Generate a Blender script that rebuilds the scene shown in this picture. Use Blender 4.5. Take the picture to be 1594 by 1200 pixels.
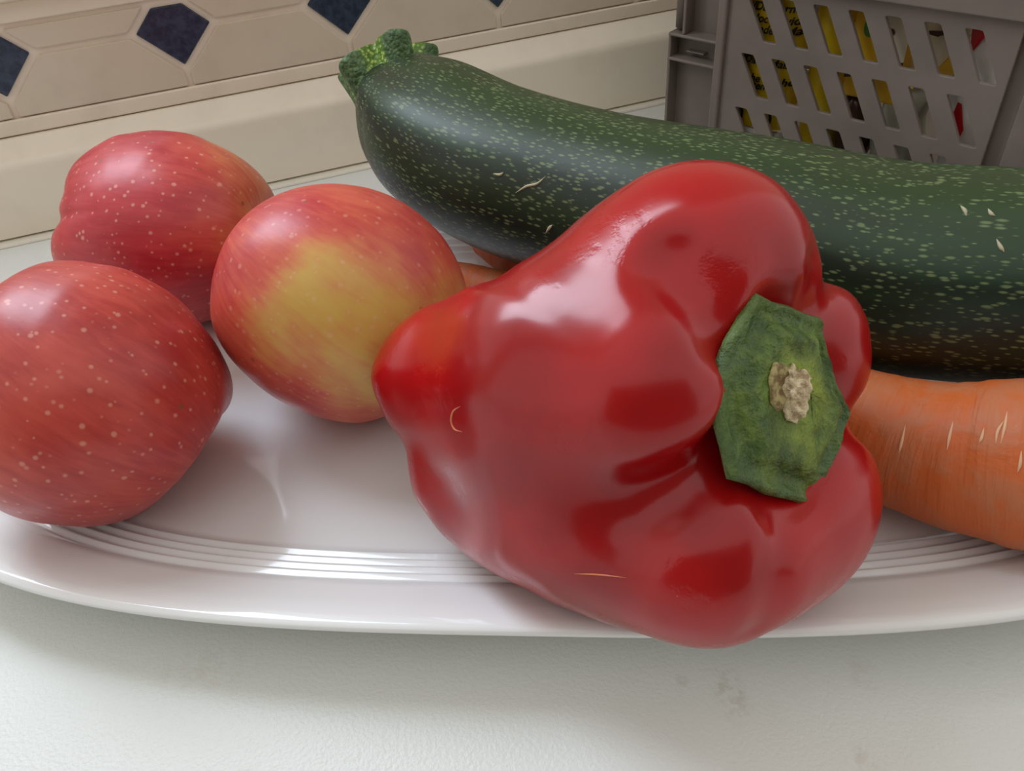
import bpy, bmesh, math, random
import numpy as np
from mathutils import Matrix, Vector
from mathutils.geometry import delaunay_2d_cdt

for o in list(bpy.data.objects): bpy.data.objects.remove(o, do_unlink=True)
scene = bpy.context.scene
COL = scene.collection
random.seed(4)

# ------------------------------------------------------------------ camera
#<GEO>
FPX = 1257.0                       # focal length in pixels of the 1594 x 1200 frame
PITCH, ROLL, CAMH = math.radians(40.74), math.radians(5.3), 0.19
CAM = np.array([0.0, 0.0, CAMH])
_fw = np.array([0.0, math.cos(PITCH), -math.sin(PITCH)])
_rt = np.array([1.0, 0.0, 0.0]); _up = np.cross(_rt, _fw)
IR = math.cos(ROLL) * _rt - math.sin(ROLL) * _up
IU = math.cos(ROLL) * _up + math.sin(ROLL) * _rt
FW = _fw
def pt(u, v, d):                   # photo measurement + distance -> point in the room (metres)
    return CAM + d * (FW + IR * (u - 797.0) / FPX - IU * (v - 600.0) / FPX)
def ptz(u, v, z):                  # the same, at a known height above the worktop
    r = FW + IR * (u - 797.0) / FPX - IU * (v - 600.0) / FPX
    return CAM + r * ((z - CAMH) / r[2])
#</GEO>
cam_d = bpy.data.cameras.new('camera'); cam = bpy.data.objects.new('camera', cam_d); COL.objects.link(cam)
cam_d.sensor_fit = 'HORIZONTAL'; cam_d.sensor_width = 36.0; cam_d.lens = 36.0 * FPX / 1594.0
cam_d.clip_start = 0.01; cam_d.clip_end = 50
cam.matrix_world = Matrix(((IR[0], IU[0], -FW[0], CAM[0]), (IR[1], IU[1], -FW[1], CAM[1]),
                           (IR[2], IU[2], -FW[2], CAM[2]), (0, 0, 0, 1)))
scene.camera = cam

# ------------------------------------------------------------------ light
def srgb(r, g, b):
    f = lambda c: (c / 255.0 / 12.92) if c <= 10.3 else ((c / 255.0 + 0.055) / 1.055) ** 2.4
    return (f(r), f(g), f(b), 1.0)
WALL_A = np.array([-0.24488, 0.36161, 0.0]); _wa = math.radians(16.3)
WE = np.array([math.cos(_wa), math.sin(_wa), 0.0])        # along the wall, to the right
WN = np.array([-WE[1], WE[0], 0.0])                        # into the wall
world = bpy.data.worlds.new('room_light'); scene.world = world; world.use_nodes = True
bg = world.node_tree.nodes['Background']; bg.inputs[0].default_value = (1.0, 0.96, 0.92, 1); bg.inputs[1].default_value = 0.95
def area(name, loc, normal, sx, sy, power, color):
    L = bpy.data.lights.new(name, 'AREA'); L.shape = 'RECTANGLE'; L.size = sx; L.size_y = sy; L.energy = power; L.color = color
    o = bpy.data.objects.new(name, L); COL.objects.link(o)
    o.location = Vector(loc); o.rotation_euler = Vector(normal).to_track_quat('-Z', 'Y').to_euler()
    return o
wp = WALL_A + WE * (-0.03) + WN * 0.03 + np.array([0, 0, 0.58])
area('window_daylight', wp, -WN, 0.22, 0.62, 4.3, (0.74, 0.86, 1.0))
vs = scene.view_settings
vs.view_transform = 'Standard'; vs.look = 'None'; vs.gamma = 1.0; vs.use_curve_mapping = False; vs.exposure = 0.0

# ------------------------------------------------------------------ helpers
def tag(o, label=None, cat=None, group=None, kind=None):
    if label: o['label'] = label
    if cat: o['category'] = cat
    if group: o['group'] = group
    if kind: o['kind'] = kind
    return o
def mesh_obj(name, verts, faces, mat, parent=None, smooth=True, rest=None, attrs=None):
    me = bpy.data.meshes.new(name)
    me.from_pydata([tuple(map(float, v)) for v in verts], [], [tuple(int(i) for i in f) for f in faces])
    me.validate(); me.update()
    if smooth: me.polygons.foreach_set('use_smooth', [True] * len(me.polygons))
    if rest is not None:
        a = me.attributes.new('rest', 'FLOAT_VECTOR', 'POINT'); a.data.foreach_set('vector', np.asarray(rest, np.float32).ravel())
    for k, v in (attrs or {}).items():
        a = me.attributes.new(k, 'FLOAT', 'POINT'); a.data.foreach_set('value', np.asarray(v, np.float32))
    if mat: me.materials.append(mat)
    o = bpy.data.objects.new(name, me); COL.objects.link(o)
    if parent is not None: o.parent = parent
    return o
def empty(name, loc=(0, 0, 0)):
    o = bpy.data.objects.new(name, None); COL.objects.link(o); o.location = tuple(map(float, loc)); o.empty_display_size = 0.01
    return o
def under(o, root):                # parent a mesh whose vertices are in room coordinates
    o.parent = root; o.matrix_parent_inverse = Matrix.Translation(root.location).inverted()
    return o
def grid_faces(nu, nv, close_v=True, flip=False):
    F = []
    for i in range(nu - 1):
        for j in range(nv if close_v else nv - 1):
            a, b = i * nv + j, i * nv + (j + 1) % nv
            q = (a, b, b + nv, a + nv)
            F.append(q[::-1] if flip else q)
    return F
def bevel(o, w, seg=2, ang=35):
    m = o.modifiers.new('bevel', 'BEVEL'); m.width = w; m.segments = seg; m.limit_method = 'ANGLE'; m.angle_limit = math.radians(ang)
    return o

class NT:                          # tiny node-tree builder
    def __init__(self, name):
        self.m = bpy.data.materials.new(name); self.m.use_nodes = True
        self.t = self.m.node_tree; self.n = self.t.nodes; self.b = self.n['Principled BSDF']
    def node(self, typ, **kw):
        x = self.n.new(typ)
        for k, v in kw.items(): setattr(x, k, v)
        return x
    def put(self, sock, v):
        if isinstance(v, bpy.types.NodeSocket): self.t.links.new(v, sock)
        elif v is not None: sock.default_value = v
    def rest(self):
        return self.node('ShaderNodeAttribute', attribute_name='rest').outputs['Vector']
    def attr(self, name):
        return self.node('ShaderNodeAttribute', attribute_name=name).outputs['Fac']
    def obj(self):
        return self.node('ShaderNodeTexCoord').outputs['Object']
    def scale(self, v, s):
        x = self.node('ShaderNodeVectorMath', operation='MULTIPLY'); self.put(x.inputs[0], v); x.inputs[1].default_value = s; return x.outputs[0]
    def dot(self, v, d):
        x = self.node('ShaderNodeVectorMath', operation='DOT_PRODUCT'); self.put(x.inputs[0], v); x.inputs[1].default_value = d; return x.outputs['Value']
    def noise(self, v, s, detail=3, rough=0.55, dist=0.0):
        x = self.node('ShaderNodeTexNoise'); self.put(x.inputs['Vector'], v); x.inputs['Scale'].default_value = s
        x.inputs['Detail'].default_value = detail; x.inputs['Roughness'].default_value = rough; x.inputs['Distortion'].default_value = dist
        return x.outputs['Fac']
    def voro(self, v, s, out='Distance', feature='F1'):
        x = self.node('ShaderNodeTexVoronoi', feature=feature); self.put(x.inputs['Vector'], v); x.inputs['Scale'].default_value = s; return x.outputs[out]
    def ramp(self, f, a, b, lo=0.0, hi=1.0):
        x = self.node('ShaderNodeMapRange', interpolation_type='SMOOTHSTEP'); self.put(x.inputs['Value'], f)
        x.inputs['From Min'].default_value = a; x.inputs['From Max'].default_value = b
        x.inputs['To Min'].default_value = lo; x.inputs['To Max'].default_value = hi; return x.outputs['Result']
    def math(self, op, a, b=None):
        x = self.node('ShaderNodeMath', operation=op); self.put(x.inputs[0], a); self.put(x.inputs[1], b); return x.outputs[0]
    def mix(self, f, a, b):
        x = self.node('ShaderNodeMix', data_type='RGBA'); self.put(x.inputs['Factor'], f); self.put(x.inputs['A'], a); self.put(x.inputs['B'], b)
        return x.outputs['Result']
    def bump(self, h, strength=0.3, dist=0.001):
        x = self.node('ShaderNodeBump'); self.put(x.inputs['Height'], h); x.inputs['Strength'].default_value = strength; x.inputs['Distance'].default_value = dist
        self.t.links.new(x.outputs[0], self.b.inputs['Normal'])
    def set(self, **kw):
        for k, v in kw.items(): self.put(self.b.inputs[k.replace('_', ' ')], v)
        return self.m
def plain(name, col, rough=0.5, **kw):
    t = NT(name); t.set(Base_Color=col, Roughness=rough, **kw); return t.m

#<GEO>
def surface_nets(fn, lo, hi, h):
    lo = np.asarray(lo, float); hi = np.asarray(hi, float)
    n = np.ceil((hi - lo) / h).astype(int) + 1
    ax = [lo[i] + h * np.arange(n[i]) for i in range(3)]
    V = np.empty(tuple(n), np.float32)
    for k in range(n[0]):
        Y, Z = np.meshgrid(ax[1], ax[2], indexing='ij')
        V[k] = fn(np.stack([np.full(Y.size, ax[0][k]), Y.ravel(), Z.ravel()], 1)).reshape(n[1], n[2])
    ins = V < 0
    c = np.zeros(tuple(n - 1), np.int8)
    for dx in (0, 1):
        for dy in (0, 1):
            for dz in (0, 1): c += ins[dx:n[0] - 1 + dx, dy:n[1] - 1 + dy, dz:n[2] - 1 + dz]
    act = (c > 0) & (c < 8)
    idx = -np.ones(tuple(n - 1), int); idx[act] = np.arange(act.sum())
    P = lo + (np.argwhere(act) + 0.5) * h
    F = []
    for a in range(3):
        b, d = (a + 1) % 3, (a + 2) % 3
        sl0 = [slice(None)] * 3; sl1 = [slice(None)] * 3
        sl0[a] = slice(0, n[a] - 1); sl1[a] = slice(1, n[a])
        i0, i1 = ins[tuple(sl0)], ins[tuple(sl1)]
        e = np.argwhere(i0 != i1); s = i0[tuple(e.T)]
        ok = (e[:, b] > 0) & (e[:, b] < n[b] - 1) & (e[:, d] > 0) & (e[:, d] < n[d] - 1)
        e, s = e[ok], s[ok]
        def cell(ob, od):
            q = e.copy(); q[:, b] -= ob; q[:, d] -= od; return idx[tuple(q.T)]
        q = np.stack([cell(1, 1), cell(0, 1), cell(0, 0), cell(1, 0)], 1)
        q[~s] = q[~s][:, ::-1]
        F.append(q)
    F = np.concatenate(F)
    eps = h * 0.2
    for it in range(5):
        f0 = fn(P)
        g = np.stack([(fn(P + eps * np.eye(3)[k]) - fn(P - eps * np.eye(3)[k])) / (2 * eps) for k in range(3)], 1)
        st = (f0 / np.maximum((g ** 2).sum(1), 0.05))[:, None] * g
        ln = np.linalg.norm(st, axis=1, keepdims=True); st *= np.minimum(1, h * 0.6 / np.maximum(ln, 1e-9))
        P = P - st
    return P, F
def smin(a, b, k):
    h = np.maximum(k - np.abs(a - b), 0) / k
    return np.minimum(a, b) - h * h * k * 0.25
def smax(a, b, k): return -smin(-a, -b, k)
def ell(P, c, r, R=None):
    q = P - np.asarray(c)
    if R is not None: q = q @ R
    r = np.asarray(r, float); k0 = np.linalg.norm(q / r, axis=1); k1 = np.linalg.norm(q / (r * r), axis=1)
    return k0 * (k0 - 1.0) / np.maximum(k1, 1e-9)
def cone(P, a, b, r1, r2):         # two spheres with their tangent cone
    a = np.asarray(a, float); b = np.asarray(b, float); ba = b - a; pa = P - a
    l2 = ba @ ba; rr = r1 - r2; a2 = max(l2 - rr * rr, 1e-6); y = pa @ ba; z = y - l2
    x2 = ((pa * l2 - y[:, None] * ba) ** 2).sum(1); y2 = y * y * l2; z2 = z * z * l2; k = np.sign(rr) * rr * rr * x2
    mid = (np.sqrt(x2 * a2 / l2) + y * rr) / l2 - r1
    return np.where(np.sign(z) * a2 * z2 > k, np.sqrt(x2 + z2) / l2 - r2, np.where(np.sign(y) * a2 * y2 < k, np.sqrt(x2 + y2) / l2 - r1, mid))
def regain(P, gains, soft=0.0):   # widen / narrow an outline around the local Z axis
    g = np.asarray(gains); n = len(g); a = np.arctan2(P[:, 1], P[:, 0])
    x = np.arange(-3, n + 3) * 2 * np.pi / n; y = g[np.arange(-3, n + 3) % n]
    a = np.mod(a, 2 * np.pi); i = np.floor(a / (2 * np.pi / n)).astype(int); t = a / (2 * np.pi / n) - i
    p0, p1, p2, p3 = g[(i - 1) % n], g[i % n], g[(i + 1) % n], g[(i + 2) % n]
    s = p1 + 0.5 * t * (p2 - p0 + t * (2 * p0 - 5 * p1 + 4 * p2 - p3 + t * (3 * (p1 - p2) + p3 - p0)))
    if soft: s = 1 + (s - 1) * np.clip(np.hypot(P[:, 0], P[:, 1]) / soft, 0, 1) ** 2
    Q = P.copy(); Q[:, 0] *= s; Q[:, 1] *= s
    return Q
VIEW = np.stack([IR, IU, -FW], 1)  # columns: right, up, towards the viewer

# ---- sweet pepper: five lobes around a sunken calyx, millimetres, local axes right / up / towards the viewer
PEP_D = 0.186; PEP_O = pt(980, 640, PEP_D)
def pl(u, v, d): return ((pt(u, v, d - .004) - PEP_O) @ VIEW) * 1000.0
CAX = np.array([0.56, -0.03, 0.83]); CAX /= np.linalg.norm(CAX)      # direction the stem points
CUP = np.array([0.0, 1.0, 0.0]) - CAX * CAX[1]; CUP /= np.linalg.norm(CUP)
CSD = np.cross(CUP, CAX)           # sideways in the calyx plane
CROT = np.stack([CSD, CUP, CAX], 1)
CAL_C = pl(1206, 628, 0.1660)
def pepper_base(P):
    top = cone(P, pl(1095, 425, .180), pl(985, 515, .192), 25.0, 25.0)
    hump = ell(P, pl(962, 580, .196), (31.5, 31.5, 31.5))
    nose = cone(P, pl(692, 587, .2180), pl(850, 600, .204), 19.5, 23.0)
    front = cone(P, pl(998, 605, .1655), pl(920, 592, .185), 16.2, 25.5)
    low = cone(P, pl(1090, 835, .1800), pl(900, 735, .196), 24.0, 25.0)
    lowl = cone(P, pl(745, 748, .2190), pl(950, 790, .198), 17.5, 24.0)
    rlow = cone(P, pl(1228, 790, .1890), pl(1060, 700, .206), 20.0, 27.0)
    rtop = cone(P, pl(1265, 538, .1930), pl(1060, 570, .210), 14.5, 24.0)
    core = ell(P, pl(1010, 640, .203), (35, 36, 30))
    d = smin(top, hump, 20)
    d = smin(d, front, 19)
    d = smin(d, nose, 26)
    d = smin(d, core, 8)
    e = smin(low, lowl, 12)
    e = smin(e, rlow, 12)
    d = smin(d, e, 9)
    d = smin(d, rtop, 9)
    cav = ell(P, CAL_C + CAX * 4.0 + CSD * 0.5, (14.5, 22.0, 8.5), CROT)
    return smax(d, -cav, 7)
def hit(u, v):                     # depth of the pepper's skin along one line of sight
    d = 0.125
    for _ in range(60):
        f = pepper_base(pl(u, v, d)[None])[0] / 1000.0
        d += f * 0.7
        if abs(f) < 2e-5: break
    return d
CREASES = [([(1132, 520), (1105, 468), (1050, 405)], 5.0, 6.0), ([(1112, 712), (1060, 755), (985, 800)], 3.0, 7.0),
           ([(1218, 835), (1210, 890), (1190, 980)], 1.5, 5.0), ([(1270, 480), (1284, 415)], 2.5, 5.0), ([(1205, 455), (1215, 370)], 1.6, 8.0),
           ([(1300, 655), (1335, 655)], 3.0, 5.0)]
CR3 = [([pl(u, v, hit(u, v)) for u, v in c], a, w) for c, a, w in CREASES]
def pepper_sdf(P):
    d = pepper_base(P)
    for c, a, w in CR3:
        dist = np.min([cone(P, c[i], c[i + 1], 0, 0) for i in range(len(c) - 1)], axis=0)
        d = d + a * np.exp(-(dist / w) ** 2)
    return d
PEP_GAIN = np.array([1.073, 0.997, 0.963, 0.976, 1.003, 0.994, 0.972, 0.968, 0.975, 0.974, 0.976, 0.984, 0.991, 0.988, 0.956, 0.912, 0.891, 0.897, 0.911, 0.971, 0.984, 0.978, 0.984, 0.996, 0.984, 1.0, 1.02, 1.001, 0.979, 0.995, 1.033, 1.03, 1.011, 1.009, 0.998, 1.003, 1.001, 0.987, 0.985, 0.987, 0.992, 1.008, 1.007, 0.99, 0.979, 0.986, 1.014, 1.063])
#</GEO>

#<GEO>
# ---- apple: unit profile with two dimples, axis = local +Z (stem end)
def apple_shape(nu=72, nv=96, R=0.038, H=0.034, lob=0.035, dip=0.40, dtop=0.40, seed=0):
    rng = np.random.default_rng(seed); ph = rng.uniform(0, 6.28, 3)
    t = np.linspace(0.0, np.pi, nu)[:, None]; th = np.linspace(0, 2 * np.pi, nv, endpoint=False)[None, :]
    w = (t / np.pi) ** 3; w2 = ((np.pi - t) / np.pi) ** 3
    m = 1 + lob * np.cos(5 * th + ph[0]) * w + 0.35 * lob * np.cos(3 * th + ph[1]) * w2 + 0.015 * np.cos(2 * th + ph[2])
    rad = R * np.sin(t) ** 0.92 * (1.0 + 0.07 * np.cos(t)) * m
    ax = H * np.cos(t) * (1 + 0.5 * (m - 1)) - H * dtop * np.exp(-(t / 0.40) ** 2) + H * 0.75 * dip * np.exp(-((np.pi - t) / 0.36) ** 2)
    return np.stack([rad * np.cos(th), rad * np.sin(th), ax + 0 * th], -1).reshape(-1, 3)
def frame_from_axis(a):            # rotation whose third column is the axis
    a = np.asarray(a, float); a = a / np.linalg.norm(a)
    h = np.array([0, 1.0, 0]) if abs(a[1]) < 0.8 else np.array([1.0, 0, 0])
    x = np.cross(h, a); x /= np.linalg.norm(x); return np.stack([x, np.cross(a, x), a], 1)
# centre u, v, distance; axis in right / up / towards-viewer; radius; outline gains
APPLES = dict(
    front=dict(c=(155, 612, .2310), axis=(-.70, .54, .27), R=.0385, H=.0375, seed=1, dip=.42, dtop=.05),
    back=dict(c=(258, 362, .3035), axis=(.95, -.10, .06), R=.0385, H=.0430, seed=2, dip=.42, dtop=.05),
    middle=dict(c=(526, 472, .2545), axis=(-.78, .60, .12), R=.0385, H=.0385, seed=3, dip=.30, dtop=.02),
)
GAINS = dict(
    front=[0.968, 0.955, 0.931, 0.915, 0.898, 0.906, 0.909, 0.911, 0.929, 0.939, 0.979, 1.021, 1.03, 1.02, 0.98, 0.95, 0.93, 0.92, 0.92, 0.92, 0.93, 0.95, 0.98, 1.02, 1.039, 1.033, 1.015, 1.014, 1.0, 0.982, 0.975, 0.972, 1.0, 1.015, 0.984, 0.975],
    back=[0.959, 0.956, 0.983, 0.975, 0.961, 0.949, 0.945, 0.962, 0.961, 0.964, 0.957, 0.965, 0.943, 0.927, 0.913, 0.883, 0.837, 0.826, 0.784, 0.879, 0.942, 0.973, 0.975, 0.973, 0.956, 0.931, 0.926, 0.91, 0.899, 0.895, 0.89, 0.897, 0.901, 0.912, 0.923, 0.942],
    middle=[1.06, 1.06, 1.047, 1.031, 1.004, 0.979, 0.953, 0.929, 0.909, 0.903, 0.904, 0.917, 0.939, 0.96, 0.969, 0.97, 0.962, 0.955, 0.949, 0.954, 0.941, 0.926, 0.914, 0.916, 0.925, 0.934, 0.958, 0.979, 1.003, 1.015, 1.06, 1.06, 1.06, 1.06, 1.06, 1.06])
#</GEO>

# ------------------------------------------------------------------ worktop and wall
def worktop_mat():
    t = NT('worktop_laminate'); c = t.obj()
    st = t.ramp(t.noise(c, 14, 4, .6, 1.2), .60, .74)
    st2 = t.ramp(t.noise(t.scale(c, (1.0, 1.6, 1)), 60, 3, .6), .68, .76)
    col = t.mix(t.math('MULTIPLY', st, .35), srgb(216, 219, 214), srgb(200, 197, 186))
    col = t.mix(t.math('MULTIPLY', st2, .30), col, srgb(190, 180, 155))
    for (u, v, rad, am, sc) in [(1140, 1080, .0060, .75, (1, .6, 1)), (1345, 1050, .0050, .35, (1, .7, 1)), (1062, 1058, .0025, .5, (1, 1, 1)), (1345, 1180, .0050, .45, (1, 1, 1)), (320, 1040, .0110, .25, (.5, 1, 1))]:
        p = ptz(u, v, 0.0); sb = t.node('ShaderNodeVectorMath', operation='SUBTRACT'); t.put(sb.inputs[0], c); sb.inputs[1].default_value = tuple(p)
        ln = t.node('ShaderNodeVectorMath', operation='LENGTH'); t.put(ln.inputs[0], t.scale(sb.outputs[0], sc))
        k = t.math('MULTIPLY', t.ramp(ln.outputs['Value'], rad * .2, rad, 1, 0), t.ramp(t.noise(c, 300, 4, .6), .40, .66))
        col = t.mix(t.math('MULTIPLY', k, am * .55), col, srgb(172, 158, 136))
    t.set(Base_Color=col, Roughness=.42)
    t.bump(t.noise(c, 900, 2, .5), .35, .0006)
    return t.m
E3 = lambda s, n, z: WALL_A + WE * s + WN * n + np.array([0, 0, z])       # along the wall, into the wall, up
def wall_box(name, s0, s1, n0, n1, z0, z1, mat, bev=0.0, parent=None):
    V = [E3(s, n, z) for s in (s0, s1) for n in (n0, n1) for z in (z0, z1)]
    F = [(0, 1, 3, 2), (4, 6, 7, 5), (0, 4, 5, 1), (2, 3, 7, 6), (0, 2, 6, 4), (1, 5, 7, 3)]
    o = mesh_obj(name, V, F, mat, smooth=False)
    if bev: bevel(o, bev, 3)
    if parent is not None: under(o, parent)
    return o
S0, S1 = -0.9, 1.0
ctop = wall_box('countertop', S0, S1, -0.62, 0.0, -0.038, 0.0, worktop_mat())
tag(ctop, 'pale off-white laminate worktop with fine texture and faint stains', 'countertop')
def beige(name, col, rough=.45, amt=.25):
    t = NT(name); c = t.obj(); n = t.ramp(t.noise(c, 35, 4, .6), .45, .75)
    t.set(Base_Color=t.mix(t.math('MULTIPLY', n, amt), col, srgb(168, 150, 128)), Roughness=rough); t.bump(t.noise(c, 400, 2), .08, .0004); return t.m
m_up = beige('upstand_plastic', srgb(238, 229, 210), .38, .12)
m_seal = beige('seal_strip', srgb(228, 224, 210), .4, .1)
m_band = beige('border_ceramic', srgb(234, 222, 202), .35, .2)
m_grout = beige('grout', srgb(238, 226, 208), .8, .2)
m_tile = beige('tile_glaze', srgb(212, 198, 178), .30, .22)
def blue_mat():
    t = NT('blue_glaze'); c = t.obj(); n = t.noise(c, 260, 4, .65)
    t.set(Base_Color=t.mix(t.ramp(n, .35, .7), srgb(28, 40, 60), srgb(54, 66, 88)), Roughness=.35); t.bump(n, .25, .0006); return t.m
m_blue = blue_mat()
TN = 0.012                                     # tile face sits this far behind the upstand face
wb = wall_box('wall_back', S0, S1, TN + .0014, TN + .06, -0.05, 1.4, m_grout)
# leave the window opening out of reach of the wall: the wall is a band below it and a field to its right
wb.data.clear_geometry()
def rects(lst, n0, n1):
    V, F = [], []
    for s0, s1, z0, z1 in lst:
        b = len(V); V += [E3(s, n, z) for s in (s0, s1) for n in (n0, n1) for z in (z0, z1)]
        F += [tuple(b + i for i in f) for f in [(0, 1, 3, 2), (4, 6, 7, 5), (0, 4, 5, 1), (2, 3, 7, 6), (0, 2, 6, 4), (1, 5, 7, 3)]]
    return V, F
V, F = rects([(S0, S1, -.05, .125), (.14, S1, .125, 1.4), (S0, -.50, .125, 1.4), (-.50, .14, .92, 1.4)], TN + .0014, TN + .06)
wb.data.from_pydata([tuple(v) for v in V], [], F); tag(wb, 'beige grouted kitchen wall behind the tiles', None, None, 'structure')
ZL, ZB, ZC, ZT, ZT2 = .0465, .0535, .0806, .0940, .1025      # groove, first tile edge, diamond centre, top of tiles, top border
G0, GP, HW = .0305, .0799, .0168
# upstand profile: face, rounded shoulder, slope to the groove
prof = [(0.0, .0024), (0.0, .034)] + [(.0060 * (1 - math.cos(a)), .034 + .0060 * math.sin(a)) for a in np.linspace(.2, 1.15, 7)] + [(TN - .0025, ZL - .0004), (TN + .001, ZL - .0005), (TN + .001, .0022)]
def extrude_wall(name, prof, mat, s0=S0, s1=S1):
    n = len(prof); V = [E3(s, a, z) for s in (s0, s1) for a, z in prof]
    F = [(i, (i + 1) % n, n + (i + 1) % n, n + i) for i in range(n)] + [tuple(range(n))[::-1], tuple(range(n, 2 * n))]
    o = mesh_obj(name, V, F, mat, smooth=True)
    m = o.modifiers.new('split', 'EDGE_SPLIT'); m.split_angle = math.radians(40)
    return o
tag(extrude_wall('trim_1', prof, m_up), 'cream plastic upstand with rounded shoulder along the back of the worktop', None, None, 'structure')
tag(extrude_wall('trim_2', [(-.0050, .0002), (-.0046, .0010), (.0010, .0013), (.0040, .0013), (.0040, .0002)], m_seal), 'thin white sealing lip where worktop meets upstand', None, None, 'structure')
tag(wall_box('trim_3', S0, S1, TN - .0012, TN + .0014, ZL, ZB, m_band, .0008), 'narrow beige ceramic strip below the tiles', None, None, 'structure')
tag(wall_box('trim_4', S0, S1, TN - .0005, TN + .0014, ZT, ZT2, m_band, .0008), 'flat beige strip above the tile row', None, None, 'structure')
tag(extrude_wall('trim_5', [(TN - .004, ZT2 + .0005), (TN - .0062, ZT2 + .0018), (TN - .0068, ZT2 + .004), (TN - .0055, ZT2 + .0215), (TN + .001, ZT2 + .0225), (TN + .001, ZT2 + .0005)], m_up), 'pale sill edge running above the tiled strip', None, None, 'structure')
m_far = beige('added_wall_brown', srgb(112, 96, 84), .6, .2)  # unseen wall added to darken reflections and block light from behind the viewer
fw_ = mesh_obj('wall_for_reflections', [(-1.5, -1.15, -.9), (1.6, -1.15, -.9), (1.6, -1.15, 1.15), (-1.5, -1.15, 1.15), (-1.5, -1.25, -.9), (1.6, -1.25, -.9), (1.6, -1.25, 1.15), (-1.5, -1.25, 1.15)],
               [(0, 3, 2, 1), (4, 5, 6, 7), (0, 1, 5, 4), (2, 3, 7, 6), (1, 2, 6, 5), (0, 4, 7, 3)], m_far, smooth=False)
tag(fw_, 'unseen dark wall added behind the viewer for dark reflections', None, None, 'structure')
# octagon tiles and blue diamonds, clipped by the border strips
def clip(poly, z0, z1):
    def half(P, f):
        out = []
        for i in range(len(P)):
            a, b = P[i], P[(i + 1) % len(P)]; fa, fb = f(a), f(b)
            if fa >= 0: out.append(a)
            if fa * fb < 0: k = fa / (fa - fb); out.append((a[0] + k * (b[0] - a[0]), a[1] + k * (b[1] - a[1])))
        return out
    return half(half(poly, lambda p: p[1] - z0), lambda p: z1 - p[1])
def wall_tile(name, poly, mat, th=.0017, bev=.0006):
    n = len(poly); V = [E3(s, TN + .0015, z) for s, z in poly] + [E3(s, TN + .0015 - th, z) for s, z in poly]
    F = [tuple(range(n)), tuple(range(2 * n - 1, n - 1, -1))] + [(i, n + i, n + (i + 1) % n, (i + 1) % n) for i in range(n)]
    o = mesh_obj(name, V, F, mat, smooth=False); bevel(o, bev, 2); o.parent = wb; return o
gr = .0014; dd = .0046; h2 = GP / 2; cz = HW + dd                             # half grout, grout round the diamond
for k in range(-6, 12):
    sc = G0 + k * GP                                                          # a diamond / vertical joint
    wall_tile('blue_tile', clip([(sc - HW, ZC), (sc, ZC - HW), (sc + HW, ZC), (sc, ZC + HW)], ZB + .0008, ZT - .0035), m_blue)
    a, b = sc + gr, sc + GP - gr
    lowp = [(a, ZC - h2), (b, ZC - h2), (b, ZC - cz + gr), (b - cz + gr + gr, ZC - gr), (a + cz - gr - gr, ZC - gr), (a, ZC - cz + gr)]
    upp = [(x, 2 * ZC - z) for x, z in lowp][::-1]
    wall_tile('beige_tile', clip(lowp, ZB + .0005, ZT), m_tile)
    wall_tile('beige_tile', clip(upp, ZB, ZT - .0022), m_tile)

# ------------------------------------------------------------------ platter
m_plate = plain('white_porcelain', srgb(230, 233, 232), .12, Coat_Weight=.3, Coat_Roughness=.05)
PC, PA, PBb, PN, PTH = np.array([.0120, .2152]), .2059, .1107, 3.0, -.1238
rim = [(0.052, .0008), (.050, .0), (.046, .0), (.0445, .0022), (.030, .0050), (.012, .0132), (.0035, .0184), (.0008, .0196), (.0000, .0208), (.0006, .0219), (.0022, .0222), (.0045, .0217), (.010, .0192), (.0165, .0160), (.0190, .0150)]
w = .0190; z = .0150
for k in range(4):                                                          # four concentric steps
    rim += [(w + .0008, z - .0014), (w + .0016, z - .0017), (w + .0026, z - .0009), (w + .0033, z - .0013)]; w += .0033; z -= .0014
rim += [(w + .0010, .0086), (w + .0030, .0081), (.045, .0080), (.060, .0080), (.085, .0080), (.100, .0080)]
NV = 220
V = []
for ww, zz in rim:
    a, b = PA - ww, PBb - ww
    for j in range(NV):
        th = 2 * math.pi * j / NV; c, s = math.cos(th), math.sin(th)
        n_ = PN - .8 * min(1, ww / .1)
        x = a * math.copysign(abs(c) ** (2 / PN), c); y = b * math.copysign(abs(s) ** (2 / PN), s)
        V.append((PC[0] + x * math.cos(PTH) - y * math.sin(PTH), PC[1] + x * math.sin(PTH) + y * math.cos(PTH), zz + .0005))
F = grid_faces(len(rim), NV, True, True)
F.append(tuple(range(NV))); F.append(tuple(range((len(rim) - 1) * NV, len(rim) * NV))[::-1])
plate = mesh_obj('serving_platter', V, F, m_plate)
bmn = bmesh.new(); bmn.from_mesh(plate.data); bmesh.ops.recalc_face_normals(bmn, faces=bmn.faces); bmn.to_mesh(plate.data); bmn.free()
tag(plate, 'long white oval porcelain platter with stepped rim, carrying the fruit and vegetables', 'platter')

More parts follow.
